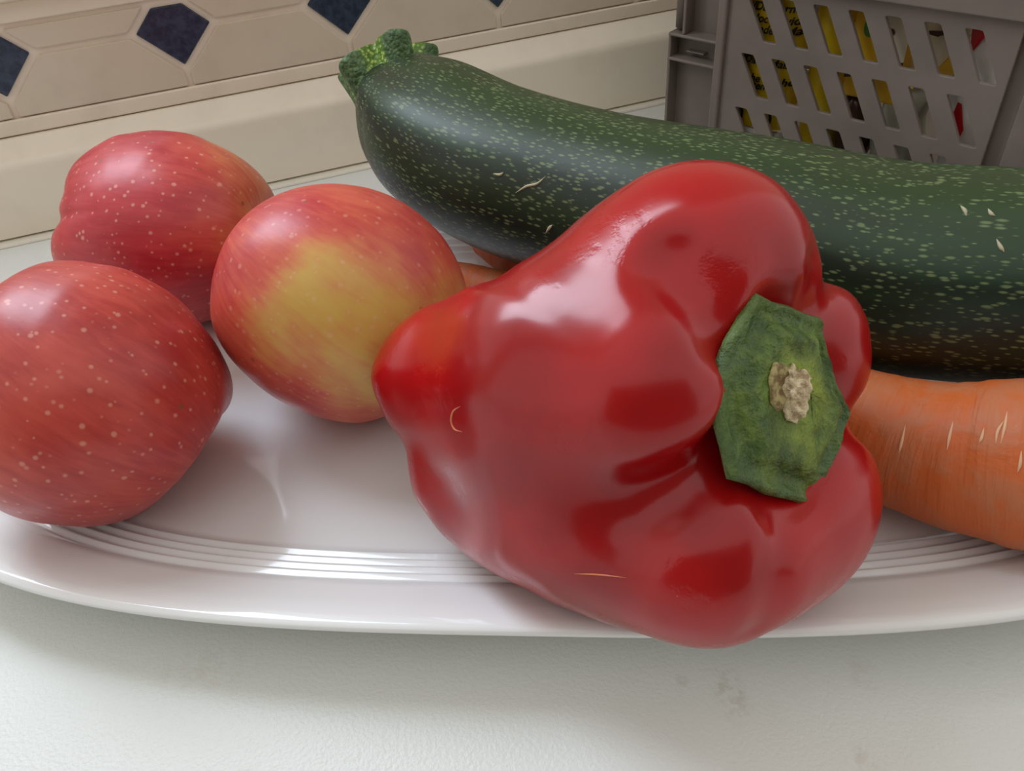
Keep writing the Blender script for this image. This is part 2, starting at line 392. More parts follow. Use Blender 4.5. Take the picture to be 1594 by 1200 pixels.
# ------------------------------------------------------------------ apples
def apple_mat(name, ydir, ylo, yhi, red1, red2, dots=1.0, ycol=srgb(208, 176, 88), ocol=srgb(210, 104, 76)):
    t = NT(name); c = t.rest()
    un = t.node('ShaderNodeVectorMath', operation='NORMALIZE'); t.put(un.inputs[0], t.scale(c, (1, 1, 0.0))); un = un.outputs[0]
    ad = t.node('ShaderNodeVectorMath', operation='ADD'); t.put(ad.inputs[0], t.scale(un, (9, 9, 9))); t.put(ad.inputs[1], t.scale(c, (20, 20, 55))); mer = ad.outputs[0]
    streak = t.noise(mer, 1.5, 4, .6, .3)
    blot = t.noise(c, 42, 3, .5)
    red = t.mix(t.ramp(t.math('ADD', t.math('MULTIPLY', streak, .45), t.math('MULTIPLY', blot, .55)), .32, .68), red1, red2)
    mask = t.math('ADD', t.math('ADD', t.math('MULTIPLY', t.dot(c, ydir), 26.0), t.math('MULTIPLY', t.math('SUBTRACT', blot, .5), 1.2)), t.math('MULTIPLY', t.math('SUBTRACT', streak, .5), .35))
    col = t.mix(t.ramp(mask, ylo - .45, yhi - .1), red, ocol); col = t.mix(t.ramp(mask, ylo, yhi), col, ycol)
    vd = t.voro(c, 330); vc = t.voro(c, 330, 'Color')
    size = t.math('ADD', t.math('MULTIPLY', t.math('POWER', t.dot(vc, (.5, .5, 0)), .9), .25), .03)
    d1 = t.node('ShaderNodeMapRange', interpolation_type='SMOOTHSTEP'); t.put(d1.inputs['Value'], vd); t.put(d1.inputs['From Min'], t.math('MULTIPLY', size, .5)); t.put(d1.inputs['From Max'], t.math('ADD', size, .09)); d1.inputs['To Min'].default_value = 1; d1.inputs['To Max'].default_value = 0
    dm = t.math('MULTIPLY', d1.outputs[0], .36 * dots)
    col = t.mix(dm, col, srgb(232, 184, 158))
    v2 = t.ramp(t.voro(c, 75), .05, .075, 1, 0); col = t.mix(t.math('MULTIPLY', v2, .6), col, srgb(120, 80, 50))
    t.set(Base_Color=col, Roughness=.36)
    t.bump(t.noise(c, 500, 2), .06, .0004); return t.m
AM = dict(
    front=apple_mat('apple_skin_brick', tuple(frame_from_axis(APPLES['front']['axis']).T @ np.array([-.85, .15, .5])), .85, 2.1, srgb(160, 42, 42), srgb(192, 74, 62), 1.0, srgb(200, 120, 70)),
    back=apple_mat('apple_skin_crimson', tuple(frame_from_axis(APPLES['back']['axis']).T @ np.array([.85, .30, .10])), .75, 1.5, srgb(166, 34, 46), srgb(192, 62, 66), 1.2),
    middle=apple_mat('apple_skin_blush', tuple(frame_from_axis(APPLES['middle']['axis']).T @ np.array([.46, -.40, .79])), .55, 1.20, srgb(178, 44, 52), srgb(206, 92, 70), .7))
AL = dict(front='speckled brick-red apple at the platter rim, cut by the left photo edge',
          back='crimson speckled apple farthest back, nearest the wall upstand',
          middle='red apple with large yellow patches touching the pepper')
def make_apple(key):
    A = APPLES[key]; O = pt(*A['c']); nu, nv = 110, 140
    R = frame_from_axis(A['axis'])
    base = apple_shape(nu, nv, A['R'], A['H'], seed=A['seed'], dip=A['dip'], dtop=A['dtop'])
    W = regain(base @ R.T, GAINS[key]) @ VIEW.T
    zb = W[:, 2].min() + O[2]
    root = empty('apple', (O[0], O[1], zb)); tag(root, AL[key], 'apple', 'three red apples on the platter')
    W = W + np.array([0, 0, O[2] - zb])
    flesh = mesh_obj('skin', W, grid_faces(nu, nv, True, True), AM[key], root, rest=base)
    # dried blossom end in the lower dimple, stalk in the upper one
    bot = (regain((np.array([[0, 0, base[:, 2][-1]]]) @ R.T), GAINS[key]) @ VIEW.T)[0] + np.array([0, 0, O[2] - zb])
    axw = VIEW @ (R @ np.array([0, 0, -1.0]))
    fr = frame_from_axis(axw)
    Vv, Ff = [], []
    for k in range(5):
        an = k * 2 * math.pi / 5; b = len(Vv)
        for (r, ww, hh) in [(.0005, .0010, -.001), (.0018, .0012, .0010), (.0030, .0004, .0026)]:
            for s in (-1, 1):
                Vv.append(bot + fr @ np.array([r * math.cos(an) - s * ww * math.sin(an), r * math.sin(an) + s * ww * math.cos(an), hh]))
        Ff += [(b, b + 1, b + 3, b + 2), (b + 2, b + 3, b + 5, b + 4)]
    cal = mesh_obj('blossom_end', Vv, Ff, M_DRY, root); sm = cal.modifiers.new('thick', 'SOLIDIFY'); sm.thickness = .0006
    return root
M_DRY = plain('dried_brown', srgb(86, 66, 44), .9)
for k in ('front', 'middle', 'back'): make_apple(k)

# ------------------------------------------------------------------ swept vegetables
def catmull(P, n):
    P = np.asarray(P, float); Q = np.vstack([2 * P[0] - P[1], P, 2 * P[-1] - P[-2]]); out = []
    seg = len(P) - 1
    for x in np.linspace(0, seg - 1e-6, n):
        i = int(x); t = x - i; a, b, c, d = Q[i:i + 4]
        out.append(b + .5 * t * (c - a + t * (2 * a - 5 * b + 4 * c - d + t * (3 * (b - c) + d - a))))
    return np.array(out)
def sweep(path, rad, n, nv, shape=None):
    C = catmull(np.c_[path, rad], n); P, r = C[:, :3], C[:, 3]
    T = np.gradient(P, axis=0); T /= np.linalg.norm(T, axis=1, keepdims=True)
    up = np.array([0, 0, 1.0]); th = np.linspace(0, 2 * np.pi, nv, endpoint=False)
    L = np.r_[0, np.cumsum(np.linalg.norm(np.diff(P, axis=0), axis=1))]
    W, rest = [], []
    for i in range(n):
        b = up - T[i] * (up @ T[i]); b /= np.linalg.norm(b); s = np.cross(b, T[i])
        m = np.ones(nv) if shape is None else shape(L[i] / L[-1], th, L[i])
        rr = r[i] * m
        W.append(P[i] + np.outer(rr * np.sin(th), s) + np.outer(rr * np.cos(th), b))
        rest.append(np.c_[np.full(nv, L[i]), r[i] * np.sin(th), r[i] * np.cos(th)])
    return np.concatenate(W), np.concatenate(rest), P, r, T, L
def caps(n, nv): return [tuple(range(nv))[::-1], tuple(range((n - 1) * nv, n * nv))]

# zucchini
def zuc_mat():
    t = NT('zucchini_skin'); c = t.rest()
    sp = t.node('ShaderNodeSeparateXYZ'); t.put(sp.inputs[0], c)
    st = t.scale(c, (.34, 1, 1))
    fl = t.voro(st, 980); fc = t.voro(st, 980, 'Color')
    big = t.noise(st, 130, 3, .6)
    size = t.math('MULTIPLY', t.math('MULTIPLY', t.math('ADD', t.dot(fc, (.6, .3, 0)), .25), t.ramp(big, .20, .50)), .50)
    sm = t.node('ShaderNodeMapRange', interpolation_type='SMOOTHSTEP'); t.put(sm.inputs['Value'], fl); t.put(sm.inputs['From Min'], t.math('MULTIPLY', size, .4)); t.put(sm.inputs['From Max'], t.math('ADD', size, .06)); sm.inputs['To Min'].default_value = 1; sm.inputs['To Max'].default_value = 0
    band = t.noise(t.scale(c, (.10, 1, 1)), 75, 2, .5)
    dark = t.mix(t.ramp(band, .35, .68), srgb(8, 22, 18), srgb(25, 52, 30))
    top_reflect = t.ramp(sp.outputs['Z'], .012, .030)  # reflected wall colour painted onto the upper side as an olive tint
    dark = t.mix(t.math('MULTIPLY', top_reflect, .45), dark, srgb(50, 74, 26))
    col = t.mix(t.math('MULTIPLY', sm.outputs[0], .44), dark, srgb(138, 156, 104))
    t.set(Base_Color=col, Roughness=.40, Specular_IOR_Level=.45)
    t.bump(t.noise(st, 350, 3), .10, .0006); return t.m
zp = [(613, 146, .332), (628, 165, .328), (650, 188, .321), (690, 217, .311), (782, 266, .2965), (935, 313, .2790), (1180, 370, .2535), (1380, 418, .2360), (1594, 438, .2190), (1900, 476, .2010), (1990, 490, .1960)]
zr = [.0170, .0215, .0250, .0282, .0292, .0290, .0298, .0300, .0288, .0250, .0140]
def zshape(t, th, L):
    e = math.exp(-(L / .05) ** 2)
    return 1 + (.010 + .035 * e) * np.cos(5 * th - 1.75) + .006 * np.cos(9 * th + 1 + 3 * t)
ZW, ZR, ZP, zrad, ZT_, ZLn = sweep([pt(*p) for p in zp], zr, 150, 96, zshape)
zroot = empty('zucchini', (ZP[75][0], ZP[75][1], ZW[:, 2].min())); tag(zroot, 'dark green speckled zucchini lying behind the red pepper', 'zucchini')
under(mesh_obj('skin', ZW, grid_faces(150, 96, True, True) + caps(150, 96)[0:1] + caps(150, 96)[1:], zuc_mat(), rest=ZR), zroot)
# cut stem: five flared ribs around a granular green core
def stem_mat():
    t = NT('zucchini_stem'); c = t.rest(); g = t.attr('core')
    gr_ = t.voro(c, 620); n = t.noise(c, 300, 3)
    inner = t.mix(t.ramp(gr_, .2, .6), srgb(172, 196, 100), srgb(84, 120, 34))
    outer = t.mix(t.ramp(n, .4, .7), srgb(52, 84, 42), srgb(96, 128, 80))
    t.set(Base_Color=t.mix(t.ramp(g, .35, .65), outer, inner), Roughness=.45); t.bump(t.math('ADD', gr_, n), .5, .0012); return t.m
def zstem():
    T0 = -ZT_[0]; b = np.array([0, 0, 1.0]); ax = .80 * T0 + np.array([.20, -.20, .42]); ax /= np.linalg.norm(ax)
    b = b - ax * (b @ ax); b /= np.linalg.norm(b); s = np.cross(b, ax)
    rings = []; rng = np.random.default_rng(3); nv = 90; th = np.linspace(0, 2 * np.pi, nv, endpoint=False)
    rib = np.clip(np.cos(5 * th + 1.2), -1, 1) * .5 + .5; rib = rib ** .8
    V, core, rest = [], [], []
    prof = [(-.006, .0172, .03, 0), (0, .0172, .12, 0), (.004, .0178, .28, 0), (.008, .0195, .40, 0), (.0115, .0212, .48, 0), (.0132, .0210, .50, .1), (.0136, .0192, .47, .6), (.0122, .0160, .40, 1), (.0108, .0120, .3, 1), (.0112, .0075, .15, 1), (.0104, .0030, 0, 1)]
    for (h, r, amp, c) in prof:
        h, r = h * 1.15, r * (1.10 if h > .003 else 1.03)
        rr = r * (1 - amp * (1 - rib))
        hh = h + (.0028 * np.cos(2 * th + .6) + .0016 * np.sin(3 * th)) * (h > 0) * min(1, max(h, 0) / .012)
        if c > .5: rr = rr + rng.normal(0, .0003, nv); hh = hh + rng.normal(0, .0006, nv)
        V.append(ZP[0] + np.outer(hh, ax) + np.outer(rr * np.sin(th), s) + np.outer(rr * np.cos(th), b))
        rest.append(V[-1]); core.append(np.clip(c + (1 - rib) * (0.9 if h > .002 else .3 * (h > -.001)), 0, 1))
    n = len(prof)
    V = np.concatenate(V)
    o = mesh_obj('stem', V, grid_faces(n, nv, True, False) + [tuple(range((n - 1) * nv, n * nv))], stem_mat(), rest=np.concatenate(rest), attrs=dict(core=np.concatenate(core)))
    ss = o.modifiers.new('smooth', 'SUBSURF'); ss.levels = ss.render_levels = 1
    o['label'] = 'cut ribbed stem with granular bright green core'; under(o, zroot)
zstem()

# carrots
def carrot_mat():
    t = NT('carrot_skin'); c = t.rest()
    ring = t.noise(t.scale(c, (1.0, .10, .10)), 300, 3, .6)
    pat = t.noise(c, 75, 4, .6, .4)
    col = t.mix(t.ramp(pat, .40, .62), srgb(200, 98, 38), srgb(190, 112, 70))
    pale = t.math('MULTIPLY', t.ramp(t.noise(t.scale(c, (1.6, .45, .45)), 190, 4, .65, .6), .62, .70), t.ramp(t.noise(c, 90, 2), .45, .58))
    col = t.mix(t.math('MULTIPLY', pale, .55), col, srgb(205, 150, 115))
    gm = t.math('MULTIPLY', t.ramp(t.noise(t.scale(c, (2.6, .35, .35)), 110, 3, .6, .2), .64, .69), t.ramp(t.noise(c, 45, 2), .52, .62))
    col = t.mix(t.math('MULTIPLY', gm, .7), col, srgb(140, 86, 52))
    t.set(Base_Color=col, Roughness=.55)
    t.bump(t.math('ADD', t.math('ADD', ring, pat), t.math('MULTIPLY', gm, -1.2)), .55, .0014); return t.m
m_carrot = carrot_mat()
def carrot(path, rad, label, seed):
    rng = np.random.default_rng(seed); ph = rng.uniform(0, 6.28, 6)
    f = lambda t, th, L: 1 + .02 * np.cos(3 * th + ph[0]) + .012 * math.sin(L * 420 + ph[1]) * (.5 + .5 * np.cos(th + ph[2])) + .010 * math.sin(L * 900 + ph[3]) * (.5 + .5 * np.cos(2 * th + ph[4])) + .015 * np.sin(2 * th + L * 60)
    W, rest, P, r, T, L = sweep(path, rad, 140, 56, f)
    root = empty('carrot', (P[70][0], P[70][1], W[:, 2].min())); tag(root, label, 'carrot', 'carrots under the zucchini')
    under(mesh_obj('root', W, grid_faces(140, 56, True, True) + caps(140, 56)[:1] + caps(140, 56)[1:], m_carrot, rest=rest + rng.uniform(0, 1, 3)), root)
    # crown with leaf-stalk stubs at the thick end
    V, F = [], []; e = P[-1]; a = T[-1]; fr = frame_from_axis(a)
    for k in range(6):
        an = k * 1.05; b = len(V); o = e + fr @ np.array([.0035 * math.cos(an), .0035 * math.sin(an), -.001])
        d = fr @ np.array([.25 * math.cos(an), .25 * math.sin(an), 1.0])
        for h, q in ((0, .0016), (.004 + .001 * (k % 3), .0013)):
            for j in range(6): V.append(o + d * h + fr @ np.array([q * math.cos(j * 1.047), q * math.sin(j * 1.047), 0]))
        F += [(b + j, b + (j + 1) % 6, b + 6 + (j + 1) % 6, b + 6 + j) for j in range(6)] + [tuple(b + 6 + j for j in range(6))]
    under(mesh_obj('leaf_stubs', V, F, M_STUB), root)
M_STUB = plain('dry_green_stub', srgb(96, 104, 52), .7)
carrot([ptz(672, 418, .0128), ptz(735, 437, .0155), ptz(1000, 540, .0222), pt(1385, 684, .2205), pt(1594, 723, .2020), pt(1720, 742, .1940), pt(1765, 750, .1920)],
       [.0018, .0064, .0131, .0174, .0209, .0202, .0085], 'long thick carrot reaching past the red pepper to the right photo edge', 5)
carrot([ptz(845, 446, .0125), ptz(808, 408, .0165), ptz(776, 376, .0185), ptz(764, 364, .0190), ptz(757, 357, .0190)],
       [.0025, .0078, .0094, .0096, .0045], 'thinner carrot crossing under the zucchini beside the yellow-patched apple', 9)

# ------------------------------------------------------------------ sweet pepper
def pepper_mat():
    t = NT('pepper_skin'); c = t.rest()
    n = t.noise(c, 26, 3, .5); n2 = t.noise(c, 8, 2, .5)
    col = t.mix(t.ramp(n, .35, .65), srgb(142, 5, 11), srgb(168, 12, 16))
    spk = t.math('MULTIPLY', t.ramp(t.voro(c, 240), .03, .055, 1, 0), t.ramp(t.noise(c, 40, 2), .56, .62))
    col = t.mix(t.math('MULTIPLY', spk, .6), col, srgb(226, 150, 90))
    t.set(Base_Color=col, Roughness=.23, Specular_IOR_Level=.42, Coat_Weight=.12, Coat_Roughness=.10)
    pit = t.math('MULTIPLY', t.ramp(t.noise(c, 280, 3, .6), .30, .55), t.ramp(t.noise(c, 45, 2), .52, .62))
    t.bump(t.math('ADD', t.math('MULTIPLY', t.noise(c, 70, 2), 1.0), t.math('MULTIPLY', pit, .35)), .10, .0020); return t.m
PV, PF = surface_nets(pepper_sdf, (-75, -75, -60), (75, 75, 60), 0.75)
PV = regain(PV, PEP_GAIN, 48.0)
zmin = (PEP_O + (PV / 1000) @ VIEW.T)[:, 2].min()
proot = empty('bell_pepper', (PEP_O[0], PEP_O[1], zmin)); tag(proot, 'large glossy red bell pepper lying on its side with green calyx', 'bell pepper')
toW = lambda P: PEP_O + (np.asarray(P) / 1000.0) @ VIEW.T
under(mesh_obj('flesh', toW(PV), PF, pepper_mat(), rest=PV / 1000.0), proot)
# calyx: outline in millimetres in its own plane (side, up), domed towards the stem scar
def calyx_mat():
    t = NT('calyx_green'); c = t.rest(); e = t.attr('edge')
    n = t.noise(c, 150, 4, .65); n2 = t.noise(c, 60, 3)
    col = t.mix(t.ramp(n, .35, .7), srgb(58, 84, 30), srgb(108, 132, 50))
    col = t.mix(t.math('MULTIPLY', t.math('MULTIPLY', t.ramp(e, .25, .60, 1, 0), t.ramp(n2, .3, .6)), .75), col, srgb(164, 182, 60))
    col = t.mix(t.math('MULTIPLY', t.ramp(e, .70, .95), .5), col, srgb(78, 104, 62))
    t.set(Base_Color=col, Roughness=.5); t.bump(t.math('ADD', n, t.math('MULTIPLY', n2, 1.5)), .9, .0028); return t.m
cpx = [(1167, 466), (1190, 470), (1215, 476), (1240, 488), (1262, 502), (1268, 524), (1274, 546), (1283, 577), (1292, 606), (1306, 641), (1301, 670), (1294, 698), (1283, 721), (1271, 742), (1262, 764), (1256, 783), (1222, 777), (1186, 769), (1160, 754), (1134, 738), (1122, 710), (1114, 683), (1104, 645), (1104, 605), (1112, 560), (1125, 528), (1142, 500)]
def on_calyx_plane(u, v, off=0.0):
    o = CAM; r = FW + IR * (u - 797.0) / FPX - IU * (v - 600.0) / FPX
    nW = VIEW @ CAX; cW = toW(CAL_C + CAX * off); p = o + r * (((cW - o) @ nW) / (r @ nW))
    q = (((p - PEP_O) @ VIEW) * 1000.0 - CAL_C) @ CROT
    return q[:2]
CO = np.array([on_calyx_plane(u, v) for u, v in cpx])
for i in (0, 4, 9, 15, 19): CO[i] = CO.mean(0) + (CO[i] - CO.mean(0)) * 1.06
SC = on_calyx_plane(1228, 612)                                        # stem scar
def ring_smooth(P, n):
    P = np.vstack([P, P[:1]]); x = np.arange(len(P)); y = np.linspace(0, len(P) - 1, n, endpoint=False)
    return np.c_[np.interp(y, x, P[:, 0]), np.interp(y, x, P[:, 1])]
CO = ring_smooth(CO, 108)
def make_calyx():
    nr, nv = 22, len(CO); rng = np.random.default_rng(8); V, ed = [], []
    ph = np.linspace(0, 2 * np.pi, nv, endpoint=False)
    for i in range(nr):
        k = i / (nr - 1); q = SC + (CO - SC) * (k if k > 0 else .004)
        h = 3.0 * (1 - k ** 1.6) + 1.4 * np.exp(-((k - .62) / .12) ** 2) * (.6 + .4 * np.sin(3 * ph + 1)) - 1.5 * np.exp(-((k - .80) / .08) ** 2) * (.6 + .4 * np.cos(5 * ph)) - .8 * k ** 4 + 1.3 * np.exp(-((k - .96) / .05) ** 2) + rng.normal(0, .10, nv) * (0 < k < .97)
        V.append(CAL_C + np.outer(q[:, 0], CSD) + np.outer(q[:, 1], CUP) + np.outer(h + 1.8, CAX)); ed.append(np.full(nv, k))
    for i in range(6):                                                # turned-under edge gives the rim its thickness
        k = 1 - .03 * i; q = SC + (CO - SC) * k; V.append(CAL_C + np.outer(q[:, 0], CSD) + np.outer(q[:, 1], CUP) + np.outer(np.full(nv, .2 - .7 * i), CAX)); ed.append(np.full(nv, 1.0))
    V = np.concatenate(V); n = nr + 6
    o = mesh_obj('calyx', toW(V), grid_faces(n, nv, True, False), calyx_mat(), rest=V / 1000., attrs=dict(edge=np.concatenate(ed)))
    o['label'] = 'green pointed calyx with dry stem scar'; under(o, proot)
    # dry corky stub of the broken-off stalk
    c0 = CAL_C + SC[0] * CSD + SC[1] * CUP
    S2 = on_calyx_plane(1234, 616, 5.0) - SC
    sc = lambda P: smin(smin(ell(P, c0 + CSD * S2[0] + CUP * 0 + CAX * 4.6, (2.2, 5.4, 2.4), CROT), ell(P, c0 + CSD * (S2[0] + 1.2) + CUP * 2.0 + CAX * 6.0, (1.7, 2.6, 1.8), CROT), 1.0),
                         ell(P, c0 + CSD * (S2[0] + .8) - CUP * 2.6 + CAX * 5.4, (1.8, 2.2, 1.9), CROT), .8) + .45 * np.sin(P[:, 0] * 2.3 + P[:, 1]) * np.sin(P[:, 1] * 1.9 + 1) + .3 * np.sin(P[:, 2] * 3.1 + P[:, 0] * 1.3)
    SV, SF = surface_nets(sc, c0 - 14, c0 + 18, .45)
    t = NT('dry_cork'); cc = t.rest(); n = t.noise(cc, 420, 4, .65)
    t.set(Base_Color=t.mix(t.ramp(n, .35, .65), srgb(150, 128, 92), srgb(222, 208, 172)), Roughness=.85); t.bump(n, .8, .0015)
    st = mesh_obj('stem_stub', toW(SV), SF, t.m, rest=SV / 1000.); under(st, proot); st['label'] = 'pale corky stub of the broken stalk'
    t = NT('cork_ring'); cc = t.rest(); n = t.noise(cc, 500, 3)
    t.set(Base_Color=t.mix(t.ramp(n, .4, .6), srgb(118, 98, 62), srgb(168, 156, 104)), Roughness=.8); t.bump(n, .6, .001)
    V = []; F = []
    r0 = on_calyx_plane(1215, 600, 4.5) - SC; nv = 40
    for k, (q, h) in enumerate([(1.05, 3.6), (1.0, 4.2), (.82, 4.6), (.6, 4.3), (.3, 4.0), (.02, 3.9)]):
        for j in range(nv):
            a = 2 * math.pi * j / nv; w_ = 1 + .08 * math.sin(3 * a + 1) + .05 * math.sin(7 * a)
            V.append(c0 + CSD * (r0[0] + 3.0 * q * w_ * math.cos(a)) + CUP * (r0[1] + 4.4 * q * w_ * math.sin(a)) + CAX * (h + .5))
    V = np.array(V); rg = mesh_obj('stem_scar', toW(V), grid_faces(6, nv, True, False), t.m, rest=V / 1000.); under(rg, proot)
make_calyx()

# ------------------------------------------------------------------ folding crate and its contents
def crate_mat():
    t = NT('grey_crate_plastic'); c = t.obj()
    t.set(Base_Color=t.mix(t.ramp(t.noise(c, 40, 3), .35, .7), srgb(122, 111, 102), srgb(113, 103, 95)), Roughness=.45); t.bump(t.noise(c, 700, 2), .12, .0005); return t.m
m_crate = crate_mat()
KC = 1.05; _ph = math.radians(-46.0)
CO_ = pt(1250, 101.7, .338 * KC); CX = np.array([math.cos(_ph), math.sin(_ph), 0.0]); CN = np.array([-CX[1], CX[0], 0.0])
CB = np.array([CO_[0], CO_[1], 0.0]); ZO = CO_[2]
def cp(s, n, z): return CB + CX * s + CN * n + np.array([0, 0, z])
croot = empty('storage_crate', cp(.06, .07, .001)); tag(croot, 'grey slotted plastic folding crate filled with food packets, behind the zucchini', 'crate')
def cbox(name, s0, s1, n0, n1, z0, z1, mat=None, bev=.0006, parent=None):
    V = [cp(s, n, z) for s in (s0, s1) for n in (n0, n1) for z in (z0, z1)]
    o = mesh_obj(name, V, [(0, 1, 3, 2), (4, 6, 7, 5), (0, 4, 5, 1), (2, 3, 7, 6), (0, 2, 6, 4), (1, 5, 7, 3)], mat or m_crate, smooth=False)
    if bev: bevel(o, bev, 2)
    return under(o, parent or croot)
def round_poly(P, r, k=3):
    out = []
    for i in range(len(P)):
        a, b, c = (np.array(P[j % len(P)], float) for j in (i - 1, i, i + 1))
        d1 = (a - b) / np.linalg.norm(a - b); d2 = (c - b) / np.linalg.norm(c - b)
        p, q = b + d1 * r, b + d2 * r
        out += [tuple((1 - t) ** 2 * p + 2 * t * (1 - t) * b + t * t * q) for t in np.linspace(0, 1, k)]
    return out
def slotted(name, outer, holes, n0, n1, mat, frame, bev=.0004):
    pts, edges = [], []
    for poly in [outer] + holes:
        b = len(pts); pts += [Vector(p) for p in poly]; edges += [(b + i, b + (i + 1) % len(poly)) for i in range(len(poly))]
    vs_, es_, fs_, *_ = delaunay_2d_cdt(pts, edges, [], 0, 1e-7)
    def inside(p, poly):
        c = False
        for i in range(len(poly)):
            (x1, y1), (x2, y2) = poly[i], poly[i - 1]
            if (y1 > p[1]) != (y2 > p[1]) and p[0] < (x2 - x1) * (p[1] - y1) / (y2 - y1) + x1: c = not c
        return c
    keep = []
    for f in fs_:
        m = sum((vs_[i] for i in f), Vector((0, 0))) / len(f)
        if inside(m, outer) and not any(inside(m, h) for h in holes): keep.append(f)
    n = len(vs_); V = [frame(p[0], n0, p[1]) for p in vs_] + [frame(p[0], n1, p[1]) for p in vs_]
    F = [tuple(f) for f in keep] + [tuple(n + i for i in f)[::-1] for f in keep]
    ed = {}
    for f in keep:
        for i in range(len(f)): e = (f[i], f[(i + 1) % len(f)]); ed[e] = 1
    F += [(b, a, n + a, n + b) for (a, b) in ed if (b, a) not in ed]
    o = mesh_obj(name, V, F, mat, smooth=False)
    bm = bmesh.new(); bm.from_mesh(o.data)
    bmesh.ops.recalc_face_normals(bm, faces=bm.faces)
    bmesh.ops.dissolve_limit(bm, angle_limit=.01, verts=bm.verts, edges=bm.edges) if False else None
    bm.to_mesh(o.data); bm.free()
    if bev: bevel(o, bev, 2, 50)
    return o
SP = .0146 * KC; RP = .0240 * KC; SW, SDX, SH = .0063, .0104, .0186
def slot(s, z, hh=SH, dx=SDX): return round_poly([(s, z), (s + SW, z), (s + SW + dx, z - hh), (s + dx, z - hh)], .0009)[::-1]
holes = [slot((i - 3) * SP, ZO + (1 - j) * RP) for i in range(1, 8) for j in range(3)]
ZRM = .0868
front = slotted('front_panel', [(-.0425, .004), (.0815, .004), (.0815, ZRM + .004), (-.0425, ZRM + .004)], holes, .0, .0022, m_crate, cp); under(front, croot)
def tri(s, z): return round_poly([(s, z), (s + .010, z + .015), (s + .018, z + .015), (s + .018, z)], .0009)
front2 = slotted('front_panel', [(.0880, .004), (.178, .004), (.178, ZRM + .004), (.0880, ZRM + .004)],
                 [tri(.0925, .0240)[::1], slot(.118, .0500), slot(.118, .075), slot(.134, .075), slot(.134, .05), slot(.150, .05), slot(.150, .075), slot(.134, .026), slot(.150, .026)], .0, .0022, m_crate, cp); under(front2, croot)
cbox('groove', .0805, .0890, .0035, .0055, .004, ZRM + .004)
cbox('rim', -.0425, .180, -.0040, .0050, ZRM, .118)
cbox('base', -.068, .178, .002, .128, .001, .004)
# corner pillar with pockets
SL, SRb = -.0705, -.0425
cbox('corner_back', SL + .001, SRb, .0075, .0095, .003, .118)
cbox('corner_rib', SRb - .0010, SRb + .0036, -.0022, .0095, .003, .118, bev=.001)
cbox('corner_flange', SL, SL + .0016, .0, .0095, .003, .0585)
cbox('corner_flange', SL + .0075, SL + .0091, .0, .0095, .0585, .118)
cbox('pocket_shelf', SL, SRb, -.0004, .0090, .0570, .0585)
cbox('pocket_shelf', SL, SRb, -.0004, .0090, .0455, .0470)
cbox('pocket_shelf', SL, SRb, -.0004, .0090, .003, .0045)
cbox('latch', SL + .008, SRb - .010, .0040, .0080, .0492, .0500, bev=.0003)
V, F = [], []
for h in (.0600, .118):
    for j in range(16): V.append(cp(SL + .0038 + .0034 * math.cos(j * math.pi / 8), .0062 + .0034 * math.sin(j * math.pi / 8), h))
F = [(j, (j + 1) % 16, 16 + (j + 1) % 16, 16 + j) for j in range(16)] + [tuple(range(16))[::-1], tuple(range(16, 32))]
under(mesh_obj('hinge_pin', V, F, m_crate), croot)
# far walls of the crate
fr_back = lambda s, n, z: cp(s, .128 + n, z)
bs = [slot(-.05 + i * SP, .078 - j * RP) for i in range(13) for j in range(3)]
under(slotted('back_panel', [(-.068, .004), (.178, .004), (.178, .116), (-.068, .116)], bs, 0, .0022, m_crate, fr_back), croot)
fr_l = lambda s, n, z: CB + CX * (-.068 + n) + CN * s + np.array([0, 0, z])
es = [slot(.016 + i * SP, .078 - j * RP) for i in range(5) for j in range(3)]
under(slotted('end_panel', [(.0095, .004), (.128, .004), (.128, .116), (.0095, .116)], es, 0, .0022, m_crate, fr_l), croot)
fr_r = lambda s, n, z: CB + CX * (.1758 + n) + CN * s + np.array([0, 0, z])
under(slotted('end_panel', [(.0025, .004), (.128, .004), (.128, .116), (.0025, .116)], es, 0, .0022, m_crate, fr_r), croot)

def pillow(name, s0, s1, n, depth, z0, z1, mat, root, lean=0.0, p=4.0, res=28):
    # soft packet: superellipsoid front and back joined at flat side seams
    V, F = [], []
    for side in (-1, 1):
        for i in range(res):
            for j in range(res):
                a, b = 2 * i / (res - 1) - 1, 2 * j / (res - 1) - 1
                t = max(0.0, (1 - abs(a) ** p)) ** .5 * max(0.0, (1 - abs(b) ** (p + 2))) ** .5
                z = (z0 + z1) / 2 + b * (z1 - z0) / 2
                V.append(cp((s0 + s1) / 2 + a * (s1 - s0) / 2 + .0012 * math.sin(5 * b + 2 * a), n + side * depth / 2 * t + lean * (z - z0) + .0006 * math.sin(7 * a + 5 * b), z))
        o = (0 if side < 0 else res * res)
        for i in range(res - 1):
            for j in range(res - 1):
                q = (o + i * res + j, o + (i + 1) * res + j, o + (i + 1) * res + j + 1, o + i * res + j + 1); F.append(q if side < 0 else q[::-1])
    ob = mesh_obj(name, V, F, mat); bm = bmesh.new(); bm.from_mesh(ob.data); bmesh.ops.remove_doubles(bm, verts=bm.verts, dist=2e-5); bm.to_mesh(ob.data); bm.free()
    return under(ob, root)
def pack_root(name, s, n, z, label, cat): return tag(empty(name, cp(s, n, z)), label, cat, 'food packets inside the crate')
def glossy(name, col, rough=.28): 
    t = NT(name); c = t.obj(); n = t.noise(c, 55, 3)
    t.set(Base_Color=t.mix(t.math('MULTIPLY', t.ramp(n, .4, .7), .25), col, (col[0] * .6, col[1] * .6, col[2] * .55, 1)), Roughness=rough); t.bump(n, .3, .003); return t.m
m_yel = glossy('yellow_film', srgb(228, 192, 30)); m_yel2 = glossy('amber_film', srgb(236, 184, 44))
